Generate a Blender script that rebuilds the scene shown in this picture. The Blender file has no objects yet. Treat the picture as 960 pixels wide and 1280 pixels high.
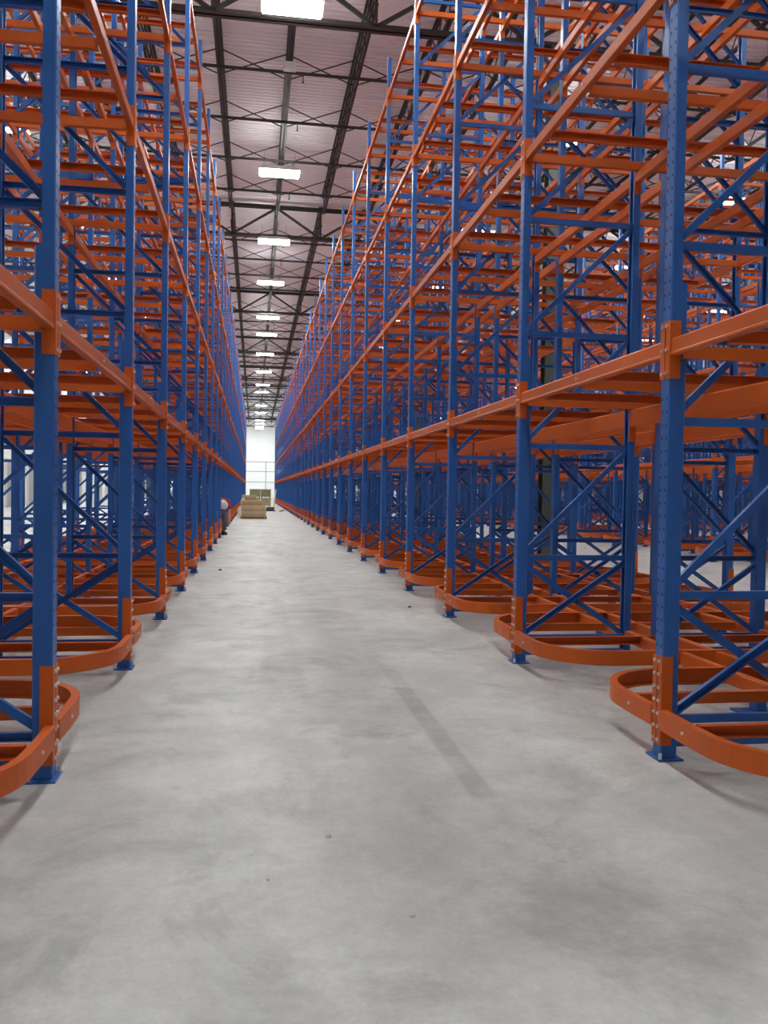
import bpy, math, random
import numpy as np
from mathutils import Matrix, Vector

random.seed(7)
S = bpy.context.scene
C = bpy.context.collection

# ------------------------------------------------------------------ camera, world, exposure
F_PX, YAW, PITCH, ROLL = 1050.0, 0.1533, -0.0244, 0.0160
CAM_H = 1.5273
cd = bpy.data.cameras.new('camera'); cam = bpy.data.objects.new('camera', cd); C.objects.link(cam)
cd.sensor_fit = 'VERTICAL'; cd.sensor_height = 36.0; cd.lens = 36.0 * F_PX / 1280.0
cd.clip_start = 0.05; cd.clip_end = 500
_r = Vector((math.cos(YAW), -math.sin(YAW), 0)); _f = Vector((math.sin(YAW), math.cos(YAW), 0)); _u = Vector((0, 0, 1))
_fw = _f * math.cos(PITCH) + _u * math.sin(PITCH); _up = _u * math.cos(PITCH) - _f * math.sin(PITCH)
_cx = _r * math.cos(ROLL) + _up * math.sin(ROLL); _cy = _up * math.cos(ROLL) - _r * math.sin(ROLL); _cz = -_fw
cam.matrix_world = Matrix(((_cx.x, _cy.x, _cz.x, 0), (_cx.y, _cy.y, _cz.y, 0), (_cx.z, _cy.z, _cz.z, CAM_H), (0, 0, 0, 1)))
S.camera = cam
w = bpy.data.worlds.new('world'); S.world = w; w.use_nodes = True
w.node_tree.nodes['Background'].inputs[0].default_value = (0.75, 0.85, 1.0, 1)
w.node_tree.nodes['Background'].inputs[1].default_value = 0.05
S.view_settings.view_transform = 'Standard'; S.view_settings.look = 'None'
S.view_settings.gamma = 1.0; S.view_settings.use_curve_mapping = False
S.view_settings.exposure = 1.0
LAMP = 60.0                       # strength of the light panels

# ------------------------------------------------------------------ materials
def mat(name, rgb, rough=0.5, metal=0.0, spec=0.5, var=0.06, scale=6.0, rvar=0.08, bump=0.0, bscale=60):
    m = bpy.data.materials.new(name); m.use_nodes = True
    nt = m.node_tree; N = nt.nodes; L = nt.links; b = N['Principled BSDF']
    b.inputs['Roughness'].default_value = rough; b.inputs['Metallic'].default_value = metal
    b.inputs['Specular IOR Level'].default_value = spec
    tc = N.new('ShaderNodeTexCoord'); nz = N.new('ShaderNodeTexNoise')
    nz.inputs['Scale'].default_value = scale; nz.inputs['Detail'].default_value = 3
    L.new(tc.outputs['Object'], nz.inputs['Vector'])
    r = N.new('ShaderNodeValToRGB')
    r.color_ramp.elements[0].position = 0.3; r.color_ramp.elements[1].position = 0.7
    r.color_ramp.elements[0].color = tuple(c * (1 - var) for c in rgb) + (1,)
    r.color_ramp.elements[1].color = tuple(min(1, c * (1 + var)) for c in rgb) + (1,)
    L.new(nz.outputs['Fac'], r.inputs['Fac']); L.new(r.outputs['Color'], b.inputs['Base Color'])
    mr = N.new('ShaderNodeMapRange'); mr.inputs['To Min'].default_value = rough - rvar; mr.inputs['To Max'].default_value = rough + rvar
    L.new(nz.outputs['Fac'], mr.inputs['Value']); L.new(mr.outputs['Result'], b.inputs['Roughness'])
    if bump:
        n2 = N.new('ShaderNodeTexNoise'); n2.inputs['Scale'].default_value = bscale
        L.new(tc.outputs['Object'], n2.inputs['Vector'])
        bp = N.new('ShaderNodeBump'); bp.inputs['Strength'].default_value = bump
        L.new(n2.outputs['Fac'], bp.inputs['Height']); L.new(bp.outputs['Normal'], b.inputs['Normal'])
    return m

def emit(name, rgb, s):
    m = bpy.data.materials.new(name); m.use_nodes = True
    nt = m.node_tree; nt.nodes.clear()
    e = nt.nodes.new('ShaderNodeEmission'); o = nt.nodes.new('ShaderNodeOutputMaterial')
    e.inputs[0].default_value = rgb + (1,); e.inputs[1].default_value = s
    nt.links.new(e.outputs[0], o.inputs[0]); return m

def concrete():
    m = bpy.data.materials.new('concrete'); m.use_nodes = True
    nt = m.node_tree; N = nt.nodes; L = nt.links; b = N['Principled BSDF']
    tc = N.new('ShaderNodeTexCoord')
    def noise(scale, detail, rough=0.55, vec=None, dist=0.0):
        n = N.new('ShaderNodeTexNoise'); n.inputs['Scale'].default_value = scale
        n.inputs['Detail'].default_value = detail; n.inputs['Roughness'].default_value = rough
        n.inputs['Distortion'].default_value = dist
        L.new(vec if vec else tc.outputs['Object'], n.inputs['Vector']); return n.outputs['Fac']
    def ramp(fac, p0, p1, v0, v1):
        mr = N.new('ShaderNodeMapRange'); mr.interpolation_type = 'SMOOTHSTEP'
        for k, v in (('From Min', p0), ('From Max', p1), ('To Min', v0), ('To Max', v1)): mr.inputs[k].default_value = v
        L.new(fac, mr.inputs['Value']); return mr.outputs['Result']
    def mul(a, c):
        x = N.new('ShaderNodeMath'); x.operation = 'MULTIPLY'; L.new(a, x.inputs[0])
        if isinstance(c, float): x.inputs[1].default_value = c
        else: L.new(c, x.inputs[1])
        return x.outputs[0]
    mp = N.new('ShaderNodeMapping'); mp.inputs['Scale'].default_value = (1.0, 0.35, 1.0)
    L.new(tc.outputs['Object'], mp.inputs['Vector'])
    big = ramp(noise(0.55, 4, 0.6), 0.35, 0.65, 0.90, 1.05)
    mid = ramp(noise(2.2, 6, 0.62, None, 0.4), 0.36, 0.68, 0.92, 1.04)
    tra = ramp(noise(1.6, 4, 0.6, mp.outputs['Vector'], 0.2), 0.40, 0.68, 1.03, 0.94)
    fine = ramp(noise(45, 4, 0.7), 0.3, 0.7, 0.95, 1.04)
    v = mul(mul(mul(big, mid), tra), fine)
    # dark tyre scuff lying on the slab (own shape: a narrow strip)
    sp = N.new('ShaderNodeSeparateXYZ'); L.new(tc.outputs['Object'], sp.inputs[0])
    def strip(x0, wd, y0, y1, dark, soft=0.6):
        s = N.new('ShaderNodeMath'); s.operation = 'SUBTRACT'; L.new(sp.outputs['X'], s.inputs[0]); s.inputs[1].default_value = x0
        a = N.new('ShaderNodeMath'); a.operation = 'ABSOLUTE'; L.new(s.outputs[0], a.inputs[0])
        mx = ramp(a.outputs[0], wd * 0.55, wd, 1.0, 0.0)
        k = mul(mul(mx, ramp(sp.outputs['Y'], y0, y0 + 0.12, 0.0, 1.0)), ramp(sp.outputs['Y'], y1, y1 + soft * 4, 1.0, 0.0))
        k = mul(k, ramp(noise(5, 4), 0.25, 0.6, 0.55, 1.0))
        r = N.new('ShaderNodeMapRange'); r.inputs['To Min'].default_value = 1.0; r.inputs['To Max'].default_value = dark
        L.new(k, r.inputs['Value']); return r.outputs['Result']
    v = mul(v, strip(1.16, 0.085, 4.0, 5.6, 0.74))
    v = mul(v, strip(0.25, 0.20, 6.0, 9.0, 0.90, 1.5))
    v = mul(v, strip(0.95, 0.30, 6.8, 12.0, 0.90, 2.0))
    blot = ramp(noise(1.1, 7, 0.68, None, 0.6), 0.48, 0.66, 1.02, 0.76)
    v = mul(v, blot)
    grain = ramp(noise(14, 6, 0.75), 0.35, 0.7, 0.93, 1.05)
    v = mul(v, grain)
    spots = ramp(noise(9, 2, 0.4), 0.745, 0.76, 1.0, 1.12)
    v = mul(v, spots)
    col = N.new('ShaderNodeMixRGB'); col.blend_type = 'MULTIPLY'; col.inputs[0].default_value = 1.0
    col.inputs[1].default_value = (0.560, 0.555, 0.535, 1)
    L.new(v, col.inputs[2]); L.new(col.outputs[0], b.inputs['Base Color'])
    rr = ramp(noise(3.0, 5, 0.6), 0.3, 0.7, 0.42, 0.60); L.new(rr, b.inputs['Roughness'])
    b.inputs['Specular IOR Level'].default_value = 0.4
    bp = N.new('ShaderNodeBump'); bp.inputs['Strength'].default_value = 0.04; bp.inputs['Distance'].default_value = 0.01
    L.new(noise(30, 5, 0.7), bp.inputs['Height']); L.new(bp.outputs['Normal'], b.inputs['Normal'])
    return m

BLUE = mat('blue_powder_coat', (0.020, 0.115, 0.400), 0.38, spec=0.5, var=0.05, scale=3, rvar=0.05)
ORANGE = mat('orange_powder_coat', (0.60, 0.112, 0.012), 0.45, spec=0.35, var=0.05, scale=3, rvar=0.05)
ZINC = mat('zinc_bolt', (0.75, 0.74, 0.70), 0.3, metal=0.8, var=0.04)
HOLE = mat('dark_hole', (0.008, 0.014, 0.04), 0.8, var=0.1)
DECK = mat('roof_deck_paint', (0.87, 0.82, 0.85), 0.55, var=0.05, scale=0.4)
STEEL = mat('dark_joist_steel', (0.045, 0.036, 0.037), 0.55, var=0.12, scale=3)
PIPE = mat('black_pipe', (0.03, 0.026, 0.027), 0.45, var=0.1)
COLUMN = mat('grey_green_column_paint', (0.060, 0.075, 0.060), 0.5, var=0.15, scale=2)
WALL = mat('white_wall_panel', (0.80, 0.81, 0.80), 0.6, var=0.03, scale=0.5)
DOORG = mat('grey_door_panel', (0.36, 0.36, 0.38), 0.5, var=0.05)
DOORF = mat('door_frame_paint', (0.62, 0.62, 0.60), 0.5)
WOOD = mat('pallet_wood', (0.42, 0.29, 0.15), 0.75, var=0.22, scale=9, bump=0.2)
PLY = mat('plywood_sheet', (0.50, 0.37, 0.20), 0.7, var=0.10, scale=4)
PLY2 = mat('pale_plywood_sheet', (0.60, 0.47, 0.27), 0.7, var=0.10, scale=4)
CARD = mat('pale_carton', (0.58, 0.50, 0.28), 0.75, var=0.10, scale=4)
CARD2 = mat('green_tan_carton', (0.40, 0.38, 0.20), 0.75, var=0.10, scale=4)
WRAP = mat('white_wrap', (0.80, 0.80, 0.78), 0.35, var=0.05, scale=8)
YEL = mat('pale_yellow_board', (0.72, 0.74, 0.38), 0.6, var=0.06)
DARKM = mat('dark_rubber', (0.03, 0.03, 0.032), 0.6, var=0.2)
FIX = mat('white_fixture_housing', (0.78, 0.78, 0.78), 0.4, var=0.03)
PANEL = emit('lit_panel', (0.94, 1.0, 0.985), LAMP)
SKIN = mat('skin', (0.52, 0.30, 0.21), 0.55, var=0.08, scale=12)
REDC = mat('red_shirt_cloth', (0.50, 0.035, 0.045), 0.85, var=0.15, scale=14)
GREYC = mat('grey_trouser_cloth', (0.17, 0.17, 0.19), 0.9, var=0.25, scale=14)
HAT = mat('white_hard_hat', (0.80, 0.80, 0.78), 0.35, var=0.03)
BOOT = mat('black_boot', (0.02, 0.02, 0.022), 0.6, var=0.2)
GRIT = mat('pale_grit', (0.62, 0.60, 0.55), 0.8, var=0.2, scale=20)
SCRAP = mat('dark_scrap', (0.06, 0.05, 0.05), 0.8, var=0.2)

# ------------------------------------------------------------------ mesh helpers
class MB:
    def __init__(s): s.v = []; s.f = []
    def prism(s, prof, p0, p1, ax, ay):
        p0 = Vector(p0); p1 = Vector(p1); ax = Vector(ax); ay = Vector(ay)
        area = sum(prof[i][0] * prof[(i + 1) % len(prof)][1] - prof[(i + 1) % len(prof)][0] * prof[i][1] for i in range(len(prof)))
        if ax.cross(ay).dot(p1 - p0) * area < 0: prof = prof[::-1]
        n = len(prof); o = len(s.v)
        for p in (p0, p1):
            for a, b in prof: s.v.append(tuple(p + ax * a + ay * b))
        for i in range(n):
            j = (i + 1) % n; s.f.append((o + i, o + j, o + n + j, o + n + i))
        s.f.append(tuple(o + i for i in range(n))[::-1]); s.f.append(tuple(o + n + i for i in range(n)))
        return s
    def box(s, x0, x1, y0, y1, z0, z1):
        return s.prism([(x0, y0), (x1, y0), (x1, y1), (x0, y1)], (0, 0, z0), (0, 0, z1), (1, 0, 0), (0, 1, 0))
    def bar(s, p0, p1, w_, t_, side=(0, 1, 0)):            # rectangular bar; t_ across `side`, w_ in the other direction
        p0 = Vector(p0); p1 = Vector(p1); d = (p1 - p0).normalized(); sd = Vector(side); q = d.cross(sd).normalized(); sd = q.cross(d)
        return s.prism([(-w_/2, -t_/2), (w_/2, -t_/2), (w_/2, t_/2), (-w_/2, t_/2)], p0, p1, q, sd)
    def chan(s, p0, p1, w_, t_, side=(0, 1, 0), th=0.004):  # C-channel bar, web towards -side
        p0 = Vector(p0); p1 = Vector(p1); d = (p1 - p0).normalized(); sd = Vector(side); q = d.cross(sd).normalized(); sd = q.cross(d)
        h = w_/2; k = t_/2
        return s.prism([(-h, -k), (h, -k), (h, k), (h-th, k), (h-th, -k+th), (-h+th, -k+th), (-h+th, k), (-h, k)], p0, p1, q, sd)
    def rod(s, p0, p1, r, n=8):
        p0 = Vector(p0); p1 = Vector(p1); d = (p1 - p0).normalized()
        a = d.orthogonal().normalized(); b = d.cross(a)
        return s.prism([(r * math.cos(2*math.pi*i/n), r * math.sin(2*math.pi*i/n)) for i in range(n)], p0, p1, a, b)
    def sweep(s, path, prof):                               # path: (x,y) plan points; prof: (n,z), n along the left normal
        o = len(s.v); n = len(prof); m = len(path)
        for i, p in enumerate(path):
            a = Vector(path[max(0, i-1)]); b = Vector(path[min(m-1, i+1)]); d = (b - a).normalized(); nn = Vector((-d.y, d.x))
            for (q, z) in prof: s.v.append((p[0] + nn.x*q, p[1] + nn.y*q, z))
        for i in range(m-1):
            for j in range(n):
                k = (j+1) % n
                s.f.append((o+i*n+j, o+i*n+k, o+(i+1)*n+k, o+(i+1)*n+j))
        s.f.append(tuple(o+j for j in range(n))[::-1]); s.f.append(tuple(o+(m-1)*n+j for j in range(n)))
        return s
    def merge(s, other):
        o = len(s.v); s.v += other.v; s.f += [tuple(i + o for i in f) for f in other.f]; return s
    def add(s, other, x, y, z, rot=0.0):                    # copy of another builder, turned about Z and moved
        o = len(s.v); c, n = math.cos(rot), math.sin(rot)
        s.v += [(c*a - n*b + x, n*a + c*b + y, d + z) for a, b, d in other.v]
        s.f += [tuple(i + o for i in f) for f in other.f]; return s
    def mesh(s, name, material, smooth=False):
        m = bpy.data.meshes.new(name); m.from_pydata(s.v, [], s.f); m.materials.append(material)
        if smooth: m.polygons.foreach_set('use_smooth', [True] * len(m.polygons))
        m.update(); return m

def put(name, mesh, parent=None, loc=(0, 0, 0), rz=0.0):
    o = bpy.data.objects.new(name, mesh); C.objects.link(o)
    o.location = loc
    if rz: o.rotation_euler = (0, 0, rz)
    if parent: o.parent = parent
    return o
def tag(o, label, cat, group=None, kind=None):
    o['label'] = label
    if cat: o['category'] = cat
    if group: o['group'] = group
    if kind: o['kind'] = kind
    return o
def empty(name, loc, rz=0.0):
    o = put(name, None, None, loc, rz); o.empty_display_size = 0.1; return o
def struct(o): o['kind'] = 'structure'; return o
ONES = ['', 'first', 'second', 'third', 'fourth', 'fifth', 'sixth', 'seventh', 'eighth', 'ninth', 'tenth', 'eleventh', 'twelfth', 'thirteenth',
        'fourteenth', 'fifteenth', 'sixteenth', 'seventeenth', 'eighteenth', 'nineteenth']
def nth(n):
    if n < 20: return ONES[n]
    t = {20: 'twent', 30: 'thirt', 40: 'fort'}[n // 10 * 10]
    return t + 'ieth' if n % 10 == 0 else t + 'y-' + ONES[n % 10]
CARD_N = ['zero', 'one', 'two', 'three', 'four', 'five']
PI = math.pi

# ------------------------------------------------------------------ layout
BAY = 2.743
XL, XR = -1.018, 2.337
Y1 = 4.566                                     # centre line of the first full frame in view
K0, K1 = -1, 35
def YK(k): return Y1 + k * BAY
DEEP = 3.78; FD = 1.10; POST_H = 9.52
ROWS = (1.10, 1.34, 2.44, 2.68)
LV = (2.38, 4.53, 6.68, 8.83)
WX0, WX1, WY0, WY1 = -17.0, 31.0, -25.0, 150.0
ROOF = 13.50
GIRD = [-10.18, 4.0, 19.2, 35.55, 50.8, 66.0, 81.3, 96.5, 111.8, 127.0, 142.2]
JX0, JP = 0.78, 1.83

# ------------------------------------------------------------------ the shell
fl = struct(put('floor', MB().box(WX0, WX1, WY0, WY1, -0.2, 0.0).mesh('floor', concrete())))
fl['label'] = 'pale grey concrete warehouse floor with scuffs'
deck = MB(); n = int((WY1 - WY0) / 0.2); pr = []
for i in range(n):
    y = WY0 + i * 0.2
    pr += [(y, 0.0), (y + 0.09, 0.0), (y + 0.115, 0.04), (y + 0.175, 0.04)]
pr.append((WY1, 0.0))
o0 = 0
for (y, z) in pr: deck.v += [(WX0, y, ROOF + z), (WX1, y, ROOF + z)]
for i in range(len(pr) - 1): deck.f.append((2*i, 2*i+1, 2*i+3, 2*i+2))
dk = struct(put('ceiling', deck.mesh('ceiling', DECK))); dk['label'] = 'ribbed pale metal roof deck'
for nm, bx in (('wall_far', (WX0, WX1, WY1, WY1 + 0.3)), ('wall_near', (WX0, WX1, WY0 - 0.3, WY0)),
               ('wall_left', (WX0 - 0.3, WX0, WY0, WY1)), ('wall_right', (WX1, WX1 + 0.3, WY0, WY1))):
    o = struct(put(nm, MB().box(*bx, 0.0, ROOF + 0.05).mesh(nm, WALL))); o['label'] = 'white panelled warehouse ' + nm.replace('_', ' ')
# dock doors in the left wall, each of sectional panels
dfm = MB().box(0, 0.12, -1.62, -1.5, 0, 3.42).box(0, 0.12, 1.5, 1.62, 0, 3.42).box(0, 0.12, -1.5, 1.5, 3.3, 3.42).mesh('door_frame', DOORF)
dpm = MB().prism([(-0.27, 0.0), (-0.25, 0.06), (0.25, 0.06), (0.27, 0.0)], (0, -1.5, 0), (0, 1.5, 0), (0, 0, 1), (1, 0, 0)).mesh('panel', DOORG)
for i in range(22):
    d = struct(put('door_%d' % (i + 1), dfm, None, (WX0, 18.0 + i * 5.6, 0)))
    d['label'] = 'grey sectional dock door in the left wall'
    for j in range(6): put('panel', dpm, d, (0.0, 0, 0.28 + j * 0.55))

# ------------------------------------------------------------------ roof steel
jl = 15.24 - 0.3
def joist_parts():
    zb, zt = 12.70, 13.42
    bc = MB()
    for sx in (-1, 1): bc.box(sx*0.012, sx*0.075, 0, jl, zb, zb + 0.012); bc.box(sx*0.012, sx*0.020, 0, jl, zb, zb + 0.06)
    tc_ = MB()
    for sx in (-1, 1): tc_.box(sx*0.012, sx*0.075, -0.12, jl + 0.12, zt, zt + 0.012); tc_.box(sx*0.012, sx*0.020, -0.12, jl + 0.12, zt - 0.06, zt)
    wb = MB(); n = 24; st = jl / n
    for i in range(n):
        a = (0, i * st, zb + 0.03 if i % 2 else zt - 0.03); b = (0, (i + 1) * st, zt - 0.03 if i % 2 else zb + 0.03)
        wb.rod(a, b, 0.016, 5)
    return (('bottom_chord', bc), ('top_chord', tc_), ('web', wb))
jp = joist_parts()
jm = [(n_, b_.mesh(n_, STEEL)) for n_, b_ in jp]
jall = MB()
for _, b_ in jp: jall.merge(b_)
jallm = jall.mesh('roof_joist', STEEL)
JS = list(range(-9, 17))
cnt = 0
far_j = MB()
for gi in range(len(GIRD) - 1):
    for j in JS:
        x = JX0 + j * JP; y = GIRD[gi] + 0.15
        near = -1 <= j <= 1 and 2 <= gi <= 4
        if gi == 0 or (gi > 7 and not -2 <= j <= 5): far_j.add(jall, x, y, 0); continue
        pos = ('over the aisle lights' if j == 0 else ('%s %s of the aisle lights' % (nth(abs(j)), 'right' if j > 0 else 'left')))
        lab = 'dark open-web roof joist %s, %s roof bay ahead' % (pos, nth(gi))
        if near:
            o = empty('roof_joist', (x, y, 0))
            for n_, m_ in jm: put(n_, m_, o)
        else: o = put('roof_joist', jallm, None, (x, y, 0))
        tag(o, lab, 'joist', 'open-web roof joists')
tag(put('distant_roof_joists', far_j.mesh('distant_roof_joists', STEEL)), 'mass of thin dark roof joists at the far and near roof ends', None, None, 'stuff')

# girders: parallel-chord trusses across the building
gz0, gz1 = 12.0, 13.30
gw = WX1 - WX0
def chord(z, up):
    m = MB()
    for sy in (-1, 1):
        m.box(WX0, WX1, sy*0.02, sy*0.14, z, z + 0.02); m.box(WX0, WX1, sy*0.02, sy*0.035, (z if up else z - 0.12), (z + 0.14 if up else z + 0.02))
    return m
gb = chord(gz0, True); gt = chord(gz1, False)
def web_diag(s): return MB().bar((0, 0, gz1 - 0.06) if s else (0, 0, gz0 + 0.08), (JP, 0, gz0 + 0.08) if s else (JP, 0, gz1 - 0.06), 0.09, 0.07)
def web_vert(): return MB().bar((0, 0, gz0 + 0.05), (0, 0, gz1 - 0.05), 0.06, 0.06)
gbm, gtm = gb.mesh('bottom_chord', STEEL), gt.mesh('top_chord', STEEL)
wd0, wd1, wv = web_diag(0), web_diag(1), web_vert()
wd0m, wd1m, wvm = wd0.mesh('web_diagonal', STEEL), wd1.mesh('web_diagonal', STEEL), wv.mesh('web_vertical', STEEL)
gall = MB().merge(gb).merge(gt)
for j in JS[:-1]:
    gall.add((wd1, wd0)[j % 2], JX0 + j * JP, 0, 0); gall.add(wv, JX0 + j * JP + JP * (1 if j % 2 == 0 else 0), 0, 0)
gallm = gall.mesh('roof_girder', STEEL)
for gi, y in enumerate(GIRD):
    lab = 'dark steel roof girder truss spanning the warehouse, %s counted from behind the camera' % nth(gi + 1)
    if 2 <= gi <= 4:
        o = empty('roof_girder', (0, y, 0)); put('bottom_chord', gbm, o); put('top_chord', gtm, o)
        for j in JS[:-1]:
            put('web_diagonal', (wd1m, wd0m)[j % 2], o, (JX0 + j * JP, 0, 0))
            put('web_vertical', wvm, o, (JX0 + j * JP + JP * (1 if j % 2 == 0 else 0), 0, 0))
    else: o = put('roof_girder', gallm, None, (0, y, 0))
    tag(o, lab, 'girder', 'roof girders')
# columns
cb = MB().box(-0.15, 0.15, -0.16, -0.14, 0.02, 12.0).box(-0.15, 0.15, 0.14, 0.16, 0.02, 12.0).box(-0.008, 0.008, -0.14, 0.14, 0.02, 12.0)
cm_ = cb.mesh('shaft', COLUMN); cpm = MB().box(-0.22, 0.22, -0.22, 0.22, 0, 0.025).mesh('base_plate', COLUMN)
for cx, side in ((6.87, 'right of the right-hand rack'), (-7.98, 'left of the left-hand rack'), (23.6, 'by the far right racks')):
    for gi, y in enumerate(GIRD):
        if gi < 1 or gi > 8: continue
        o = empty('building_column', (cx, y, 0)); put('shaft', cm_, o); put('base_plate', cpm, o)
        tag(o, 'dark grey-green steel column %s, %s from the camera' % (side, nth(gi)), 'column', 'building columns')
# sprinkler pipes, cross bridging
pipe_x = MB().rod((WX0 + 0.05, 0, 0), (WX1 - 0.05, 0, 0), 0.045, 8).mesh('pipe', PIPE)
head = MB().rod((0, 0, -0.17), (0, 0, 0), 0.016, 6).rod((0, 0, -0.19), (0, 0, -0.17), 0.035, 8).mesh('sprinkler_head', PIPE)
bridge = MB().rod((0.02, 0, 12.72), (JP - 0.02, 0, 13.40), 0.019, 5).rod((0.02, 0.05, 13.40), (JP - 0.02, 0.05, 12.72), 0.019, 5)
bridgem = bridge.mesh('cross_bridging', STEEL)
pn = 0; farb = MB()
for gi in range(1, len(GIRD) - 1):
    for s in range(4):
        y = GIRD[gi] + (3.6 if gi == 2 else 2.75) + 3.05 * s
        if gi >= 2 or s == 3:
            pn += 1
            o = empty('sprinkler_pipe', (0, y, 12.64)); put('pipe', pipe_x, o)
            if pn < 14:
                for hx in range(-2, 3): put('sprinkler_head', head, o, (1.15 + hx * 3.05, 0, -0.045))
            tag(o, 'black sprinkler pipe crossing under the roof joists, %s from the camera' % nth(pn), 'pipe', 'sprinkler pipes')
        for j in JS[:-1]:
            x = JX0 + j * JP; yb = y + 0.55
            if -4 <= j <= 3 and 2 <= gi <= 8 :
                side = 'left' if j < 0 else 'right'
                tag(put('cross_bridging', bridgem, None, (x, yb, 0)),
                    'thin crossed bridging rods beside the %s sprinkler pipe, %s joist gap %s of the lights' % (nth(pn), nth(j + 1 if j >= 0 else -j), side),
                    'bridging', 'crossed rods between joists')
            else: farb.add(bridge, x, yb, 0)
tag(put('distant_bridging', farb.mesh('distant_bridging', STEEL)), 'mass of thin crossed rods between the outlying roof joists', None, None, 'stuff')
o = empty('junction_box', (JX0, 22.4, 12.70))
put('box_body', MB().prism([(-0.13, -0.12), (0.13, -0.12), (0.16, -0.04), (0.16, 0.08), (-0.16, 0.08), (-0.16, -0.04)], (0, 0, -0.20), (0, 0, -0.02), (1, 0, 0), (0, 1, 0)).mesh('box_body', FIX), o)
put('mounting_clip', MB().box(-0.05, 0.05, -0.03, 0.03, -0.02, 0.03).mesh('mounting_clip', STEEL), o)
tag(o, 'small white box fixed under the middle roof joist beyond the first girder', 'junction box')

# ------------------------------------------------------------------ ceiling lights
hm = MB().prism([(-0.66, 0.0), (0.66, 0.0), (0.66, 0.05), (0.52, 0.12), (-0.52, 0.12), (-0.66, 0.05)], (0, -0.33, 0), (0, 0.33, 0), (1, 0, 0), (0, 0, 1)).mesh('housing', FIX)
pm = MB().box(-0.63, 0.63, -0.145, 0.145, -0.035, -0.001).mesh('lit_panel', PANEL)
um = MB().box(-0.45, 0.45, -0.03, 0.03, 0.1205, 0.125).mesh('added_uplight', PANEL)  # unseen glowing strip added on top of the housing to brighten the roof deck
wm = MB().rod((0, 0, 0.05), (0, 0, 0.66), 0.006, 5).mesh('hanger_wire', STEEL)
def light(x, y, label, group):
    o = empty('ceiling_light', (x, y, 11.9))
    put('housing', hm, o); put('added_uplight', um, o)
    for s in (-1, 1):
        put('lit_panel', pm, o, (0, s * 0.165, 0)); put('hanger_wire', wm, o, (s * 0.5, 0, 0))
    tag(o, label, 'ceiling light', group)
main = [1.5, 9.8, 18.4, 28.0, 35.7, 42.8, 51.4, 57.0, 65.3, 75.0, 84.5, 90.7, 105.2, 115.0, 128.0, 134.0, 140.0, 145.0]  # the ones nearest the far wall are added to brighten it
for i, y in enumerate(main):
    light(0.68, y, ('bright rectangular ceiling light over the aisle, %s in the row from the camera' % nth(i - 1)) if i > 1 else
          'bright rectangular ceiling light over the aisle, above the picture edge, %s overhead' % nth(i + 1), 'lights over the main aisle')
for x, nm in ((-14.6, 'far left by the dock doors'), (-7.3, 'left of the left-hand rack'), (8.64, 'right of the right-hand rack'), (16.7, 'beyond the second right-hand rack'), (25.5, 'at the far right')):
    for i in range(17):
        light(x, {8.64: -3.2, 16.7: 0.5}.get(x, -1.0) + i * 9.0, 'white ceiling light %s, %s from the camera' % (nm, nth(i + 1)), 'lights over the other aisles')

# ------------------------------------------------------------------ rack: upright frames
def post_prof(D, wdt=0.05, flip=False):
    t, l, c = 0.004, 0.022, 0.007
    p = [(0, -wdt + c), (c, -wdt), (D, -wdt), (D, -wdt + l), (D - t, -wdt + l), (D - t, -wdt + t), (t, -wdt + t), (t, wdt - t), (D - t, wdt - t), (D - t, wdt - l), (D, wdt - l), (D, wdt), (c, wdt), (0, wdt - c)]
    return p
ZA = (0, 0, 1)
pf = MB().prism(post_prof(0.065), (0, 0, 0.012), (0, 0, POST_H), (1, 0, 0), (0, 1, 0))
prr = MB().prism(post_prof(0.065), (0, 0, 0.012), (0, 0, POST_H), (-1, 0, 0), (0, 1, 0))
stf = MB().prism(post_prof(0.036), (0.101, 0, 0.012), (0.101, 0, 2.75), (-1, 0, 0), (0, 1, 0))
bpl = MB().box(-0.025, 0.125, -0.085, 0.085, 0, 0.012)
anc = MB()
for ax_, ay_ in ((-0.012, -0.07), (0.112, 0.07)): anc.rod((ax_, ay_, 0.012), (ax_, ay_, 0.045), 0.010, 6)
ZH = [0.95 + 1.01 * i for i in range(9)]
def hbr(z, hgt=0.048): return MB().chan((0.06, 0, z), (FD - 0.06, 0, z), hgt, 0.034, (0, 1, 0))
hb0 = hbr(0.0)
dg0 = MB().chan((0.075, 0, 0.045), (FD - 0.075, 0, 1.01 - 0.045), 0.042, 0.030, (0, 1, 0))
xg0 = MB().chan((0.075, -0.019, 0.26), (FD - 0.075, -0.019, 0.90), 0.048, 0.030, (0, -1, 0))
xg1 = MB().chan((0.075, 0.019, 0.90), (FD - 0.075, 0.019, 0.26), 0.048, 0.030, (0, 1, 0))
holes = MB()
zz = 0.66
while zz < 4.6:
    if not 2.15 < zz < 2.56:
        for sy in (-1, 1): holes.prism([(0.007*math.cos(a*PI/3), 0.010*math.sin(a*PI/3)) for a in range(6)], (-0.0006, sy*0.026, zz), (0.002, sy*0.026, zz), (0, 1, 0), (0, 0, 1))
    zz += 0.075
M = {}
for n_, b_, mt in (('post', pf, BLUE), ('rear_post', prr, BLUE), ('post_stiffener', stf, BLUE), ('base_plate', bpl, BLUE), ('anchor_bolts', anc, ZINC),
                   ('horizontal_brace', hb0, BLUE), ('diagonal_brace', dg0, BLUE), ('x0', xg0, BLUE), ('x1', xg1, BLUE), ('punched_holes', holes, HOLE)):
    M[n_] = b_.mesh(n_, mt)
fall = MB().merge(pf).add(prr, FD, 0, 0).merge(stf).merge(bpl).add(bpl, FD, 0, 0, PI).merge(xg0).merge(xg1)
fall.add(hb0, 0, 0, 0.09).add(hb0, 0, 0, 0.225)
for z in ZH: fall.add(hb0, 0, 0, z)
for z in ZH[:-1]: fall.add(dg0, 0, 0, z)
M['frame'] = fall.mesh('upright_frame', BLUE)
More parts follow.
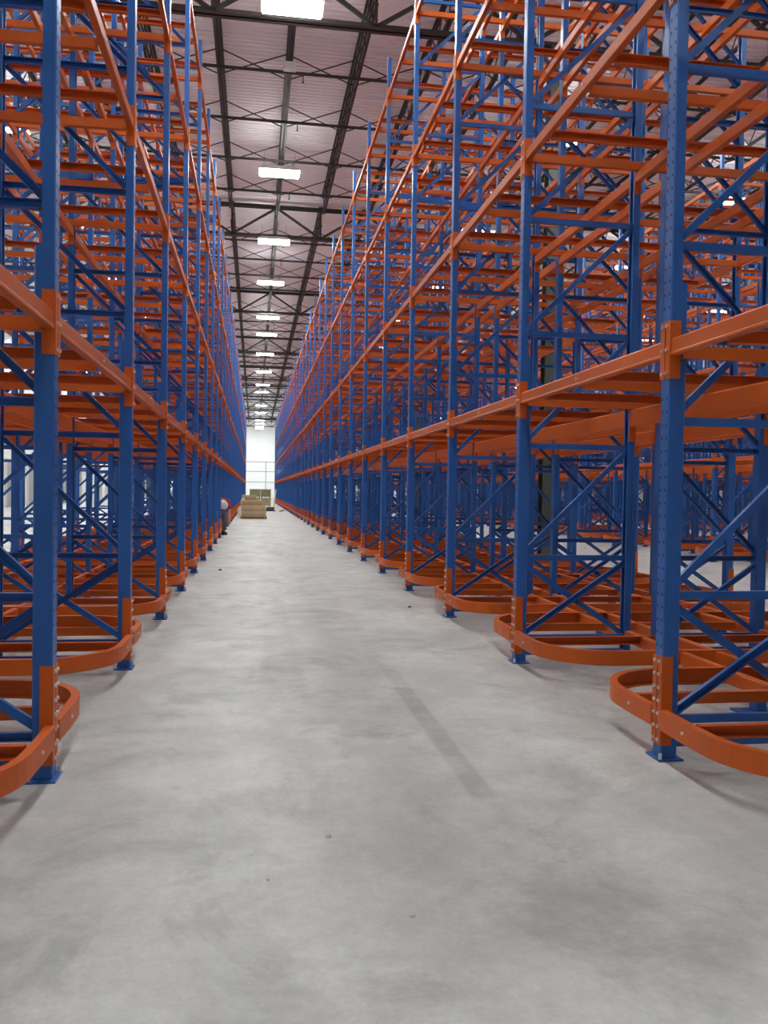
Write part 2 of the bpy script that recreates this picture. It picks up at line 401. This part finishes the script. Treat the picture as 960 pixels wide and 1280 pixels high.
def frame(x, y, rz, near, label, group):
    if not near:
        return tag(put('upright_frame', M['frame'], None, (x, y, 0), rz), label, 'rack frame', group)
    o = empty('upright_frame', (x, y, 0), rz)
    p = put('post', M['post'], o); q = put('post', M['rear_post'], o, (FD, 0, 0))
    put('post_stiffener', M['post_stiffener'], o)
    for xx, rr in ((0, 0), (FD, PI)):
        bp = put('base_plate', M['base_plate'], o, (xx, 0, 0), rr); h = put('anchor_bolts', M['anchor_bolts'], bp); h['kind'] = 'stuff'
    for z in [0.09, 0.225] + ZH: put('horizontal_brace', M['horizontal_brace'], o, (0, 0, z))
    for z in ZH[:-1]: put('diagonal_brace', M['diagonal_brace'], o, (0, 0, z))
    put('diagonal_brace', M['x0'], o); put('diagonal_brace', M['x1'], o)
    if near > 1:
        h = put('punched_holes', M['punched_holes'], p); h['kind'] = 'stuff'
    return tag(o, label, 'rack frame', group)

# beams and rails ---------------------------------------------------
BL = BAY - 0.10
ch = 0.010
fbp = [(0.004, -0.05), (0.048, -0.05), (0.050, -0.045), (0.050, 0.05), (0.016, 0.05), (0.004, 0.038), (0.004, -0.030), (0.0, -0.036), (0.0, -0.046)]
def bracket(y, s, z0, z1, wide=0.062):       # s=+1: the bracket sits at the beam's low-y end and laps onto the post at y<0
    a = MB().box(-0.001, wide, min(y, y + s*0.005), max(y, y + s*0.005), z0, z1)
    a.box(-0.006, -0.001, min(y - s*0.044, y + s*0.005), max(y - s*0.044, y + s*0.005), z0, z1); return a
def boltset(y, s, z0, z1, n):
    a = MB()
    for i in range(n):
        z = z0 + 0.03 + (z1 - z0 - 0.06) * i / max(1, n - 1)
        a.rod((-0.016, y - s*0.024, z), (-0.006, y - s*0.024, z), 0.011, 6)
    return a
fb = MB().prism(fbp, (0, 0.005, 0), (0, BL - 0.005, 0), (1, 0, 0), (0, 0, 1))
fbr0, fbr1 = bracket(0, 1, -0.18, 0.15), bracket(BL, -1, -0.18, 0.15)
fbo0, fbo1 = boltset(0, 1, -0.18, 0.15, 3), boltset(BL, -1, -0.18, 0.15, 3)
rvt = MB().rod((-0.004, BL/2, 0.0), (0.006, BL/2, 0.0), 0.010, 6)
fball = MB().merge(fb).merge(fbr0).merge(fbr1)
M['fb'], M['fbr0'], M['fbr1'] = fb.mesh('beam', ORANGE), fbr0.mesh('end_bracket', ORANGE), fbr1.mesh('end_bracket', ORANGE)
M['fbo0'], M['fbo1'], M['rvt'] = fbo0.mesh('bolts', ZINC), fbo1.mesh('bolts', ZINC), rvt.mesh('rivet', ZINC)
M['fball'] = fball.mesh('front_beam', ORANGE)
def front_beam(x, y, z, rz, near, label, group):
    if not near: return tag(put('front_beam', M['fball'], None, (x, y, z), rz), label, 'beam', group)
    o = empty('front_beam', (x, y, z), rz); put('beam', M['fb'], o); put('rivet', M['rvt'], o)
    for i in (0, 1):
        b_ = put('end_bracket', M['fbr%d' % i], o); h = put('bolts', M['fbo%d' % i], b_); h['kind'] = 'stuff'
    return tag(o, label, 'beam', group)
# inner crossbeams: box section, top at z = 0; deep at the first level, slimmer above
iball = {}
for tg, hh, dr in (('d', 0.155, 0.29), ('s', 0.098, 0.20)):
    ibp = [(0.0, -hh), (0.052, -hh), (0.052, 0.0), (0.012, 0.0), (0.0, -0.014)]
    ib = MB().prism(ibp, (0, 0.005, 0), (0, BL - 0.005, 0), (1, 0, 0), (0, 0, 1))
    ibr = [MB().box(-0.004, 0.060, 0 if s > 0 else BL - 0.006, 0.006 if s > 0 else BL, -dr, 0.05) for s in (1, -1)]
    iball[tg] = MB().merge(ib).merge(ibr[0]).merge(ibr[1])
    M['ib' + tg], M['ibr0' + tg], M['ibr1' + tg] = ib.mesh('beam', ORANGE), ibr[0].mesh('end_bracket', ORANGE), ibr[1].mesh('end_bracket', ORANGE)
    M['iball' + tg] = iball[tg].mesh('inner_crossbeam', ORANGE)
# pallet rail: channel open towards +y, from x=0.052 to 3.73, z -0.10..0
rp = [(0, -0.07), (0.048, -0.07), (0.048, -0.065), (0.005, -0.065), (0.005, -0.005), (0.048, -0.005), (0.048, 0.0), (0, 0.0)]
ral = MB().prism(rp, (0.052, 0, 0), (DEEP - 0.052, 0, 0), (0, 1, 0), (0, 0, 1))
rab = MB().prism([(-a, b) for a, b in rp], (0.052, 0, 0), (DEEP - 0.052, 0, 0), (0, 1, 0), (0, 0, 1))
M['ral'], M['rab'] = ral.mesh('pallet_rail', ORANGE), rab.mesh('pallet_rail', ORANGE)
# floor guard: leaves the post along +y, turns into the rack, runs through, turns back to the rear post
def guard(s):
    R = 0.56; W_ = 1.07; xo = -0.016
    path = [(xo, 0.050), (xo - 0.004, 0.30), (xo, W_ - R)]
    path += [(xo + R * (1 - math.cos(t)), W_ - R + R * math.sin(t)) for t in [PI/2 * i / 12 for i in range(1, 13)]]
    x2 = DEEP - xo
    path += [(x2 - R + R * math.sin(t), W_ - R + R * math.cos(t)) for t in [PI/2 * i / 12 for i in range(0, 13)]]
    path += [(x2 + 0.004, 0.30), (x2, 0.050)]
    prf = [(0, 0.18), (0, 0.295), (-0.048, 0.295), (-0.048, 0.287), (-0.007, 0.287), (-0.007, 0.188), (-0.048, 0.188), (-0.048, 0.18)]
    m = MB().sweep(path, prf[::-1])
    if s < 0: m.v = [(a, -b, c) for a, b, c in m.v]; m.f = [f[::-1] for f in m.f]
    br = MB(); bo = MB()
    for e in (0, 1):
        a = bracket(0.050, 1, 0.085, 0.60); c = boltset(0.050, 1, 0.085, 0.60, 7)
        for q in (a, c):
            if e: q.v = [(DEEP - x_, y_, z_) for x_, y_, z_ in q.v]; q.f = [f[::-1] for f in q.f]
            if s < 0: q.v = [(x_, -y_, z_) for x_, y_, z_ in q.v]; q.f = [f[::-1] for f in q.f]
        br.merge(a) if e == 0 else None
        bo.merge(c) if e == 0 else None
        if e: br2, bo2 = a, c
    rv = MB()
    for (px, py) in ((-0.022, 0.42), (0.25, 0.955)):
        pass
    return m, br, bo, br2, bo2
for s in (1, -1):
    g, br, bo, br2, bo2 = guard(s); k = 'g+' if s > 0 else 'g-'
    for key, b_, mt, nm in ((k, g, ORANGE, 'curved_bar'), (k+'b', br, ORANGE, 'mounting_bracket'), (k+'o', bo, ZINC, 'bolts'), (k+'c', br2, ORANGE, 'mounting_bracket'), (k+'p', bo2, ZINC, 'bolts')):
        M[key] = b_.mesh(nm, mt)
    rv = MB().rod((-0.026, s*0.33, 0.238), (-0.014, s*0.33, 0.238), 0.010, 6); M[k+'r'] = rv.mesh('rivet', ZINC)
    M[k+'all'] = MB().merge(g).merge(br).merge(br2).mesh('floor_guard', ORANGE)
# floor crossbeam + stub leg
fc = MB().prism([(0, 0), (0.05, 0), (0.05, 0.10), (0.01, 0.10), (0, 0.09)], (0, 0.005, 0.185), (0, BL - 0.005, 0.185), (1, 0, 0), (0, 0, 1)); M['fc'] = fc.mesh('floor_crossbeam', ORANGE)
lg = MB().prism(post_prof(0.08, 0.045), (-0.04, 0, 0.012), (-0.04, 0, 0.185), (1, 0, 0), (0, 1, 0)); lgp = MB().box(-0.16, 0.16, -0.09, 0.09, 0, 0.012)
M['lg'], M['lgp'] = lg.mesh('leg', BLUE), lgp.mesh('foot_plate', BLUE); lgall = MB().merge(lg).merge(lgp)

BLOCKS = [('left', XL, -1), ('right', XR, 1), ('next', 10.60, 1), ('last', 18.60, 1), ('edge', 25.20, 1)]
SN = {'left': 'left-hand rack', 'right': 'right-hand rack', 'next': 'second right-hand rack'}
stuff = {k: MB() for k in ('frames', 'beams', 'inner', 'rails', 'floorties', 'legs', 'guards')}
def kname(k):                                   # which frame, counted along the aisle from the camera
    return 'beside the camera' if k < 0 else '%s along the aisle' % nth(k + 1)
for bn, bx, s in BLOCKS:
    rz0 = 0.0 if s > 0 else PI
    X = lambda d: bx + s * d
    for k in range(K0, K1 + 1):
        y = YK(k); main_b = bn in ('left', 'right')
        # frames: front one faces the aisle, the two behind face the other way
        for j, (d, turn) in enumerate(((0.0, 0), (2.44, 1), (DEEP, 1))):
            rz = rz0 + (PI if turn else 0)
            if bn in ('last', 'edge') or (bn == 'next' and j == 2): stuff['frames'].add(fall, X(d), y, 0, rz); continue
            where = {0: 'at the aisle edge', 1: 'in the middle row', 2: 'in the back row'}[j]
            near = 0
            if main_b:
                if j == 0 and k <= 10: near = 2 if 0 <= k <= 2 else 1
                if j > 0 and k <= 5: near = 1
            frame(X(d), y, rz, near, 'blue upright frame %s of the %s, %s' % (where, SN[bn], kname(k)), 'blue upright frames')
        # floor guards (two per frame), floor rails, upper rails
        for gs in (1, -1):
            key = 'g+' if gs > 0 else 'g-'
            far_side = (gs * s > 0)
            if main_b:
                lab = 'orange curved floor guard on the %s side of the %s upright, %s' % ('far' if far_side else 'near', nth(k + 1) if k >= 0 else 'camera-side', SN[bn])
                if k <= 9:
                    o = empty('floor_guard', (X(0), y, 0), rz0)
                    put('curved_bar', M[key], o); put('rivet', M[key + 'r'], o)
                    for a, c in (('b', 'o'), ('c', 'p')):
                        b_ = put('mounting_bracket', M[key + a], o); h = put('bolts', M[key + c], b_); h['kind'] = 'stuff'
                else: o = put('floor_guard', M[key + 'all'], None, (X(0), y, 0), rz0)
                tag(o, lab, 'guard rail', 'curved orange floor guards')
            else:
                gm = guard(gs); stuff['guards'].add(gm[0], X(0), y, 0, rz0).add(gm[1], X(0), y, 0, rz0)
        for off in (-0.34, 0.34):               # straight rails at floor level, either side of the frame
            wy = y + off; opens = 1 if off > 0 else -1
            mesh_b, mk = (ral, 'ral') if opens * s > 0 else (rab, 'rab')
            if main_b and k < 20:
                tag(put('pallet_rail', M[mk], None, (X(0), wy, 0.29), rz0), 'straight orange floor rail on the %s side of the %s upright, %s' % ('far' if off > 0 else 'near', nth(k + 1) if k >= 0 else 'camera-side', SN[bn]), 'rail', 'floor level pallet rails')
            else: stuff['rails'].add(mesh_b, X(0), wy, 0.29, rz0)
        for oi, (off, opens) in enumerate(((-0.107, 1), (0.95, -1), (1.36, 1), (2.19, -1))):   # two lanes a bay, channels open towards the lane
            if off > 0 and k == K1: continue
            wy = y + off
            mesh_b, mk = (ral, 'ral') if opens * s > 0 else (rab, 'rab')
            for li, z in enumerate(LV):
                if main_b and k <= 7:
                    tag(put('pallet_rail', M[mk], None, (X(0), wy, z - 0.0), rz0),
                        'orange pallet rail, level %s, %s beyond %s upright, %s' % (CARD_N[li + 1], nth(oi + 1), 'the ' + nth(k + 1) if k >= 0 else 'the camera-side', SN[bn]), 'rail', 'upper level pallet rails')
                else: stuff['rails'].add(mesh_b, X(0), wy, z - 0.0, rz0)
        # stub legs beneath the floor crossbeams
        for d in (1.22, 2.56):
            for off in (-0.90, 0.90):
                if main_b and k <= 8:
                    o = empty('stub_leg', (X(d), y + off, 0)); put('leg', M['lg'], o); put('foot_plate', M['lgp'], o)
                    tag(o, 'short blue leg under the floor rails, %s row, %s side of %s upright, %s' % ('front' if d < 2 else 'rear', 'far' if off > 0 else 'near', nth(k + 1) if k >= 0 else 'camera-side', SN[bn].replace(' rack', '')), 'leg', 'short blue stub legs')
                else: stuff['legs'].add(lgall, X(d), y + off, 0)
        if k == K1: continue
        # bay members from frame k to k+1
        yb = y + 0.05 if s > 0 else YK(k + 1) - 0.05
        between = ('between the camera and the first upright' if k < 0 else 'between %s and %s uprights' % (nth(k + 1), nth(k + 2)))
        for li, z in enumerate(LV):
            tg = 's' if li else 'd'
            if main_b and k <= 26:
                front_beam(X(0), yb, z, rz0, k <= 7, 'orange aisle beam, level %s, %s, %s' % (CARD_N[li + 1], SN[bn], between), 'orange aisle-side beams')
            else: stuff['beams'].add(fball, X(0), yb, z, rz0)
            yb2 = YK(k + 1) - 0.05 if s > 0 else y + 0.05
            if main_b and k <= 6:
                tag(put('rear_beam', M['fball'], None, (X(DEEP), yb2, z), rz0 + PI), 'orange back-face beam, level %s, %s, %s' % (CARD_N[li + 1], SN[bn], between), 'beam', 'orange back-face beams')
            else: stuff['beams'].add(fball, X(DEEP), yb2, z, rz0 + PI)
            for ri, d in enumerate(ROWS):
                dd = d - 0.062 if ri % 2 == 0 else d + 0.004
                if main_b and k <= 7:
                    lab = 'orange inner crossbeam, level %s, %s inner post row, %s, bay %s' % (CARD_N[li + 1], nth(ri + 1), SN[bn], 'by the camera' if k < 0 else '%s ahead' % nth(k + 1))
                    if k <= 3:
                        o = empty('inner_crossbeam', (X(dd), yb, z - 0.07), rz0)
                        put('beam', M['ib' + tg], o); put('end_bracket', M['ibr0' + tg], o); put('end_bracket', M['ibr1' + tg], o)
                    else: o = put('inner_crossbeam', M['iball' + tg], None, (X(dd), yb, z - 0.07), rz0)
                    tag(o, lab, 'beam', 'orange inner crossbeams')
                else: stuff['inner'].add(iball[tg], X(dd), yb, z - 0.07, rz0)
        for ri, d in enumerate(ROWS):
            dd = d - 0.062 if ri % 2 == 0 else d + 0.004
            if main_b and k <= 14:
                tag(put('floor_crossbeam', M['fc'], None, (X(dd), yb, 0), rz0), 'orange floor-level crossbeam, %s inner post row, %s, bay %s' % (nth(ri + 1), SN[bn], 'by the camera' if k < 0 else '%s ahead' % nth(k + 1)), 'beam', 'floor level crossbeams')
            else: stuff['floorties'].add(fc, X(dd), yb, 0, rz0)
for key, nm, mt, lab in (('frames', 'distant_rack_frames', BLUE, 'mass of distant blue rack frames beyond the right-hand racks'),
                         ('beams', 'distant_rack_beams', ORANGE, 'mass of distant orange beams on the far rack faces'),
                         ('inner', 'distant_inner_crossbeams', ORANGE, 'mass of distant orange crossbeams deep inside the racks'),
                         ('rails', 'distant_pallet_rails', ORANGE, 'mass of distant orange pallet rails deep inside the racks'),
                         ('floorties', 'distant_floor_crossbeams', ORANGE, 'mass of distant orange floor crossbeams inside the racks'),
                         ('legs', 'distant_stub_legs', BLUE, 'mass of distant short blue legs under the floor rails'),
                         ('guards', 'distant_floor_guards', ORANGE, 'mass of distant curved orange guards at the second right-hand rack')):
    tag(put(nm, stuff[key].mesh(nm, mt)), lab, None, None, 'stuff')

# ------------------------------------------------------------------ goods at the far end of the aisle
def pallet(x, y, wx, wy, label, rz=0.0):
    o = empty('wooden_pallet', (x, y, 0), rz)
    for i in range(3):
        xx = (-0.5 + i * 0.5) * (wx - 0.1)
        put('runner', MB().box(xx - 0.05, xx + 0.05, -wy/2, wy/2, 0.02, 0.10).mesh('runner', WOOD), o)
    m = MB().box(-wx/2, wx/2, -0.05, 0.05, 0.10, 0.12).mesh('deck_board', WOOD)
    nb = 7
    for i in range(nb): put('deck_board', m, o, (0, (-0.5 + i / (nb - 1)) * (wy - 0.1), 0))
    m2 = MB().box(-wx/2, wx/2, -0.05, 0.05, 0.0, 0.02).mesh('bottom_board', WOOD)
    for i in range(3): put('bottom_board', m2, o, (0, (-0.5 + i * 0.5) * (wy - 0.1), 0))
    return tag(o, label, 'pallet')
def layers(name, x, y, z, wx, wy, n, t, material, lab, cat, rz=0.0, group=None):
    m = MB().prism([(-wx/2, -wy/2), (wx/2, -wy/2), (wx/2, wy/2), (-wx/2, wy/2)], (0, 0, 0), (0, 0, t - 0.012), (1, 0, 0), (0, 1, 0)).box(-wx/2 + 0.03, wx/2 - 0.03, -wy/2 + 0.03, wy/2 - 0.03, t - 0.012, t).mesh(name, material)
    m_b = m.copy(); m_b.materials[0] = PLY2
    for i in range(n):
        tag(put(name, m if i % 2 == 0 else m_b, None, (x + random.uniform(-0.012, 0.012), y + random.uniform(-0.01, 0.01), z + i * t), rz), lab % nth(i + 1), cat, group)
pallet(-0.03, 44.6, 1.36, 1.15, 'wooden pallet under the front stack of tan sheets in the aisle')
layers('sheet_pack', 0.0, 44.6, 0.12, 1.22, 1.10, 4, 0.135, PLY, 'tan sheet pack on the front pallet, %s from the bottom', 'sheet pack', 0.0, 'sheet packs on the front pallet')
pallet(-0.12, 46.4, 1.30, 1.15, 'wooden pallet under the middle stack of tan sheets in the aisle')
layers('sheet_pack', -0.12, 46.4, 0.12, 1.12, 1.10, 6, 0.135, PLY, 'tan sheet pack on the middle pallet, %s from the bottom', 'sheet pack', 0.0, 'sheet packs on the middle pallet')
pallet(-0.32, 48.3, 1.15, 1.15, 'wooden pallet under the rear, tallest stack of tan sheets')
layers('sheet_pack', -0.28, 48.3, 0.12, 0.80, 1.05, 8, 0.135, PLY, 'tan sheet pack on the rear pallet, %s from the bottom', 'sheet pack', 0.0, 'sheet packs on the rear pallet')
tag(put('wrapped_bundle', MB().prism([(-0.10, 0.0), (0.10, 0.0), (0.12, 0.2), (0.08, 1.02), (-0.06, 1.05), (-0.12, 0.9)], (-0.62, 47.3, 0.0), (-0.62, 48.9, 0.0), (1, 0, 0), (0, 0, 1)).mesh('wrapped_bundle', WRAP)), 'white wrapped bundle leaning on the left of the rear sheet stack', 'bundle')
tag(put('wrapped_bundle', MB().prism([(-0.10, 0.0), (0.10, 0.0), (0.10, 0.5), (0.0, 0.62), (-0.1, 0.5)], (-0.78, 45.4, 0.0), (-0.78, 46.6, 0.0), (1, 0, 0), (0, 0, 1)).mesh('wrapped_bundle', WRAP)), 'low white wrapped bundle left of the middle sheet stack', 'bundle')
for i, (x, wx, z1) in enumerate(((0.05, 0.95, 0.62), (0.05, 0.95, 0.62), (1.0, 0.9, 0.58), (1.0, 0.9, 0.58))):
    lv = i % 2
    o = empty('crate', (x, 76.0, lv * 0.78))
    put('box_body', MB().box(-wx/2, wx/2, -0.5, 0.5, 0.10, 0.76).mesh('box_body', CARD if lv == 0 else CARD2), o)
    put('lid', MB().box(-wx/2 - 0.02, wx/2 + 0.02, -0.52, 0.52, 0.72, 0.78).mesh('lid', CARD2), o)
    for sx in (-0.4, 0.4): put('skid', MB().box(sx*wx - 0.05, sx*wx + 0.05, -0.5, 0.5, 0.0, 0.10).mesh('skid', WOOD), o)
    tag(o, '%s tan crate in the %s of the stack at the aisle end' % ('upper' if lv else 'lower', 'left half' if x < 0.5 else 'right half'), 'crate', 'crates at the aisle end')
tag(put('leaning_board', MB().prism([(0.0, 0.0), (0.06, 0.0), (0.22, 1.55), (0.16, 1.55)], (1.60, 71.0, 0.0), (1.60, 73.4, 0.0), (1, 0, 0), (0, 0, 1)).mesh('leaning_board', YEL)), 'pale yellow board leaning at the right of the aisle-end crates', 'board')
for i, (x, y, r, lab) in enumerate(((0.62, 66.0, 0.28, 'dark cable coil lying left before the aisle-end crates'), (1.25, 66.5, 0.33, 'dark cable coil lying right before the aisle-end crates'))):
    m = MB(); n = 20
    prf = [(0.09 * math.cos(a * PI / 3), 0.09 * math.sin(a * PI / 3)) for a in range(6)]
    for a in range(n):
        t = 2 * PI * a / n
        for (q, h) in prf: m.v.append(((r - 0.09 + q) * math.cos(t), (r - 0.09 + q) * math.sin(t), 0.08 + h))
    for a in range(n):
        for c in range(6): m.f.append((a*6 + c, a*6 + (c+1) % 6, ((a+1) % n)*6 + (c+1) % 6, ((a+1) % n)*6 + c))
    tag(put('cable_coil', m.mesh('cable_coil', DARKM, True), None, (x, y, 0), 0.3), lab, 'cable coil', 'cable coils at the aisle end')
tag(put('folded_sheet', MB().prism([(-0.5, 0.0), (0.5, 0.0), (0.42, 0.10), (0.1, 0.16), (-0.3, 0.12)], (1.0, 60.0, 0.0), (1.0, 61.6, 0.0), (1, 0, 0), (0, 0, 1)).mesh('folded_sheet', DARKM)), 'low dark folded sheet on the floor before the crates', 'sheet')
tag(put('orange_offcut', MB().chan((1.75, 58.0, 0.06), (2.1, 60.5, 0.06), 0.12, 0.06, (0, 0, 1)).mesh('orange_offcut', ORANGE)), 'loose orange rail offcut lying by the right-hand rack', 'rail offcut')
# guard frame standing before the far wall
o = empty('steel_guard_frame', (0.4, 124.0, 0))
for px in (-3.2, 1.2, 3.4): put('post', MB().box(px - 0.06, px + 0.06, -0.06, 0.06, 0, 5.6).mesh('post', DOORG), o)
for z in (2.6, 4.15, 5.55): put('rail', MB().box(-3.3, 3.5, -0.05, 0.05, z - 0.05, z + 0.06).mesh('rail', DOORG), o)
tag(o, 'tall grey pipe frame of posts and rails before the far white wall', 'guard frame')

# ------------------------------------------------------------------ the worker bending by the left-hand rack
def skin_mesh(name, verts, edges, radii, material, sub=2, root=0):
    m = bpy.data.meshes.new(name); m.from_pydata(verts, edges, []); m.materials.append(material)
    o = bpy.data.objects.new(name, m); C.objects.link(o)
    bm_sk = m.skin_vertices.new(name='') if hasattr(m.skin_vertices, 'new') and len(m.skin_vertices) == 0 else None
    md = o.modifiers.new('skin', 'SKIN'); md.use_smooth_shade = True
    if len(m.skin_vertices) == 0:
        import bmesh
        bm = bmesh.new(); bm.from_mesh(m); bm.verts.layers.skin.verify(); bm.to_mesh(m); bm.free()
    for i, r in enumerate(radii):
        sv = m.skin_vertices[0].data[i]; sv.radius = (r if isinstance(r, tuple) else (r, r)); sv.use_root = (i == root)
    sd = o.modifiers.new('sub', 'SUBSURF'); sd.levels = sub; sd.render_levels = sub
    return o
PX, PY = -1.10, 28.3
bodyv = [(0, 0, 0.84), (0.10, -0.06, 1.02), (0.22, -0.14, 1.16), (0.31, -0.20, 1.17), (0.40, -0.26, 1.10), (0.45, -0.29, 1.05),   # pelvis, waist, chest, shoulders, neck, head base
         (-0.02, -0.12, 0.80), (0.12, -0.18, 0.46), (-0.04, -0.16, 0.10), (0.08, -0.16, 0.05),
         (-0.04, 0.12, 0.80), (0.10, 0.14, 0.46), (-0.06, 0.12, 0.10), (0.06, 0.12, 0.05),
         (0.30, -0.38, 1.12), (0.34, -0.44, 0.84), (0.44, -0.42, 0.60), (0.46, -0.41, 0.52),
         (0.32, 0.02, 1.12), (0.38, 0.06, 0.84), (0.48, -0.04, 0.62), (0.50, -0.06, 0.54), (0.50, -0.32, 1.00)]
bodye = [(0, 1), (1, 2), (2, 3), (3, 4), (4, 5), (5, 22), (0, 6), (6, 7), (7, 8), (8, 9), (0, 10), (10, 11), (11, 12), (12, 13), (3, 14), (14, 15), (15, 16), (16, 17), (3, 18), (18, 19), (19, 20), (20, 21)]
bodyr = [0.10, 0.085, 0.09, 0.075, 0.055, 0.085, 0.10, 0.07, 0.05, 0.04, 0.10, 0.07, 0.05, 0.04, 0.065, 0.048, 0.036, 0.030, 0.065, 0.048, 0.036, 0.030, 0.095]
person = empty('person', (PX, PY, 0), -PI/2 + 0.75)
bd = skin_mesh('body', bodyv, bodye, bodyr, SKIN); bd.parent = person
def cloth(name, idx, edges, grow, material, extra=()):
    mp_ = {v: i for i, v in enumerate(idx)}
    o = skin_mesh(name, [bodyv[i] for i in idx], [(mp_[a], mp_[b]) for a, b in edges], [bodyr[i] + grow for i in idx], material); o.parent = person; return o
def garment(name, verts, edges, radii, material):
    o = skin_mesh(name, verts, edges, radii, material); o.parent = person; return o
bv = [Vector(v) for v in bodyv]
garment('trousers', [bv[0], bv[0].lerp(bv[1], 0.45), bv[6], bv[7], bv[8] - Vector((0, 0, 0.03)), bv[10], bv[11], bv[12] - Vector((0, 0, 0.03))],
        [(0, 1), (0, 2), (2, 3), (3, 4), (0, 5), (5, 6), (6, 7)], [0.155, 0.14, 0.118, 0.088, 0.075, 0.118, 0.088, 0.075], GREYC)
mid = bv[1].lerp(bv[2], 0.5)
garment('shirt', [bv[0] + Vector((-0.02, 0.01, -0.03)), bv[1], bv[2], bv[3] + Vector((0.02, -0.01, -0.01)), bv[14], bv[15], bv[18], bv[19]],
        [(0, 1), (1, 2), (2, 3), (2, 4), (4, 5), (2, 6), (6, 7)], [0.172, 0.165, 0.170, 0.120, 0.095, 0.075, 0.095, 0.075], REDC)
for a in (8, 12):
    bx_, by_, _z = bodyv[a]
    bt = MB().prism([(-0.09, 0.0), (0.20, 0.0), (0.215, 0.04), (0.18, 0.095), (0.08, 0.125), (0.07, 0.20), (-0.085, 0.20), (-0.095, 0.06)], (bx_, by_ - 0.055, 0), (bx_, by_ + 0.055, 0), (1, 0, 0), (0, 0, 1)).mesh('boot', BOOT)
    put('boot', bt, person)
for a in (17, 21):                                # hands: palm and five fingers each
    h = Vector(bodyv[a]); hv = [tuple(h + Vector((0, 0, 0.03))), tuple(h + Vector((0.01, 0, -0.05)))]; he = [(0, 1)]; hr = [0.028, 0.036]
    for i in range(4):
        f0 = h + Vector((0.02 - 0.0, -0.033 + 0.022 * i, -0.085)); ln = (0.055, 0.065, 0.06, 0.048)[i]
        q = len(hv); hv += [tuple(f0), tuple(f0 + Vector((0.012, 0, -ln * 0.6))), tuple(f0 + Vector((-0.006, 0, -ln)))]; he += [(1, q), (q, q+1), (q+1, q+2)]; hr += [0.011, 0.0095, 0.008]
    q = len(hv); hv += [tuple(h + Vector((0.045, 0.01, -0.03))), tuple(h + Vector((0.06, 0.01, -0.075)))]; he += [(0, q), (q, q+1)]; hr += [0.012, 0.009]
    hn = skin_mesh('hand', hv, he, hr, SKIN, 1); hn.parent = person
# hard hat tilted with the lowered head
hat = MB(); n = 16; cxh, cyh, czh = 0.50, -0.32, 1.02
ax_h = Vector((0.62, -0.34, 0.42)).normalized(); u_h = ax_h.orthogonal().normalized(); v_h = ax_h.cross(u_h)
rings = [(0.165, -0.02), (0.165, -0.005), (0.128, 0.0), (0.125, 0.05), (0.105, 0.10), (0.065, 0.135), (0.02, 0.15)]
for r_, h_ in rings:
    for a in range(n):
        p = Vector((cxh, cyh, czh)) + ax_h * h_ + (u_h * math.cos(2*PI*a/n) + v_h * math.sin(2*PI*a/n)) * r_; hat.v.append(tuple(p))
for i in range(len(rings) - 1):
    for a in range(n): hat.f.append((i*n + a, i*n + (a+1) % n, (i+1)*n + (a+1) % n, (i+1)*n + a))
hat.f.append(tuple((len(rings)-1)*n + a for a in range(n)))
put('hard_hat', hat.mesh('hard_hat', HAT, True), person)
fd = Vector((0.42, -0.22, -0.88)).normalized(); sdv = ax_h.cross(fd).normalized(); hc = Vector((0.50, -0.32, 1.0))
put('nose', MB().prism([(-0.016, 0.0), (0.016, 0.0), (0.0, 0.03)], hc + fd * 0.085, hc + fd * 0.115 - ax_h * 0.02, sdv, ax_h).mesh('nose', SKIN), person)
for sg in (-1, 1):
    put('eye', MB().rod(hc + fd * 0.085 + sdv * sg * 0.034 + ax_h * 0.02, hc + fd * 0.097 + sdv * sg * 0.034 + ax_h * 0.02, 0.011, 8).mesh('eye', BOOT), person)
    put('ear', MB().rod(hc + sdv * sg * 0.085, hc + sdv * sg * 0.108 - fd * 0.01, 0.028, 8).mesh('ear', SKIN), person)
put('mouth', MB().bar(hc + fd * 0.095 - ax_h * 0.045 - sdv * 0.025, hc + fd * 0.095 - ax_h * 0.045 + sdv * 0.025, 0.010, 0.012, tuple(fd)).mesh('mouth', REDC), person)
tag(person, 'person in red shirt, grey trousers and white hard hat bending beside the left-hand rack', 'person')

# ------------------------------------------------------------------ crumbs on the floor
def chip(x, y, r, material, lab):
    m = MB(); pts = [(r * random.uniform(0.7, 1.2) * math.cos(a * PI / 3), r * random.uniform(0.7, 1.2) * math.sin(a * PI / 3)) for a in range(6)]
    o_ = 0
    for q, z in ((1.0, 0.0), (0.9, r * 0.5), (0.35, r * 0.9)):
        for a, b in pts: m.v.append((a * q, b * q, z))
    for i in range(2):
        for a in range(6): m.f.append((i*6 + a, i*6 + (a+1) % 6, (i+1)*6 + (a+1) % 6, (i+1)*6 + a))
    m.f.append(tuple(12 + a for a in range(6)))
    tag(put('floor_crumb', m.mesh('floor_crumb', material), None, (x, y, 0)), lab, 'crumb', 'crumbs on the floor')
chip(0.34, 3.66, 0.014, GRIT, 'largest pale crumb on the concrete in the near middle of the floor')
chip(0.07, 3.28, 0.008, GRIT, 'tiny pale crumb on the near floor left of the middle')
chip(0.58, 2.93, 0.010, GRIT, 'small pale crumb on the floor nearest the bottom edge')
chip(-0.62, 15.99, 0.035, SCRAP, 'dark scrap lying in the aisle before the left-hand rack')
chip(2.05, 10.9, 0.022, SCRAP, 'small dark scrap on the floor toward the right-hand rack')
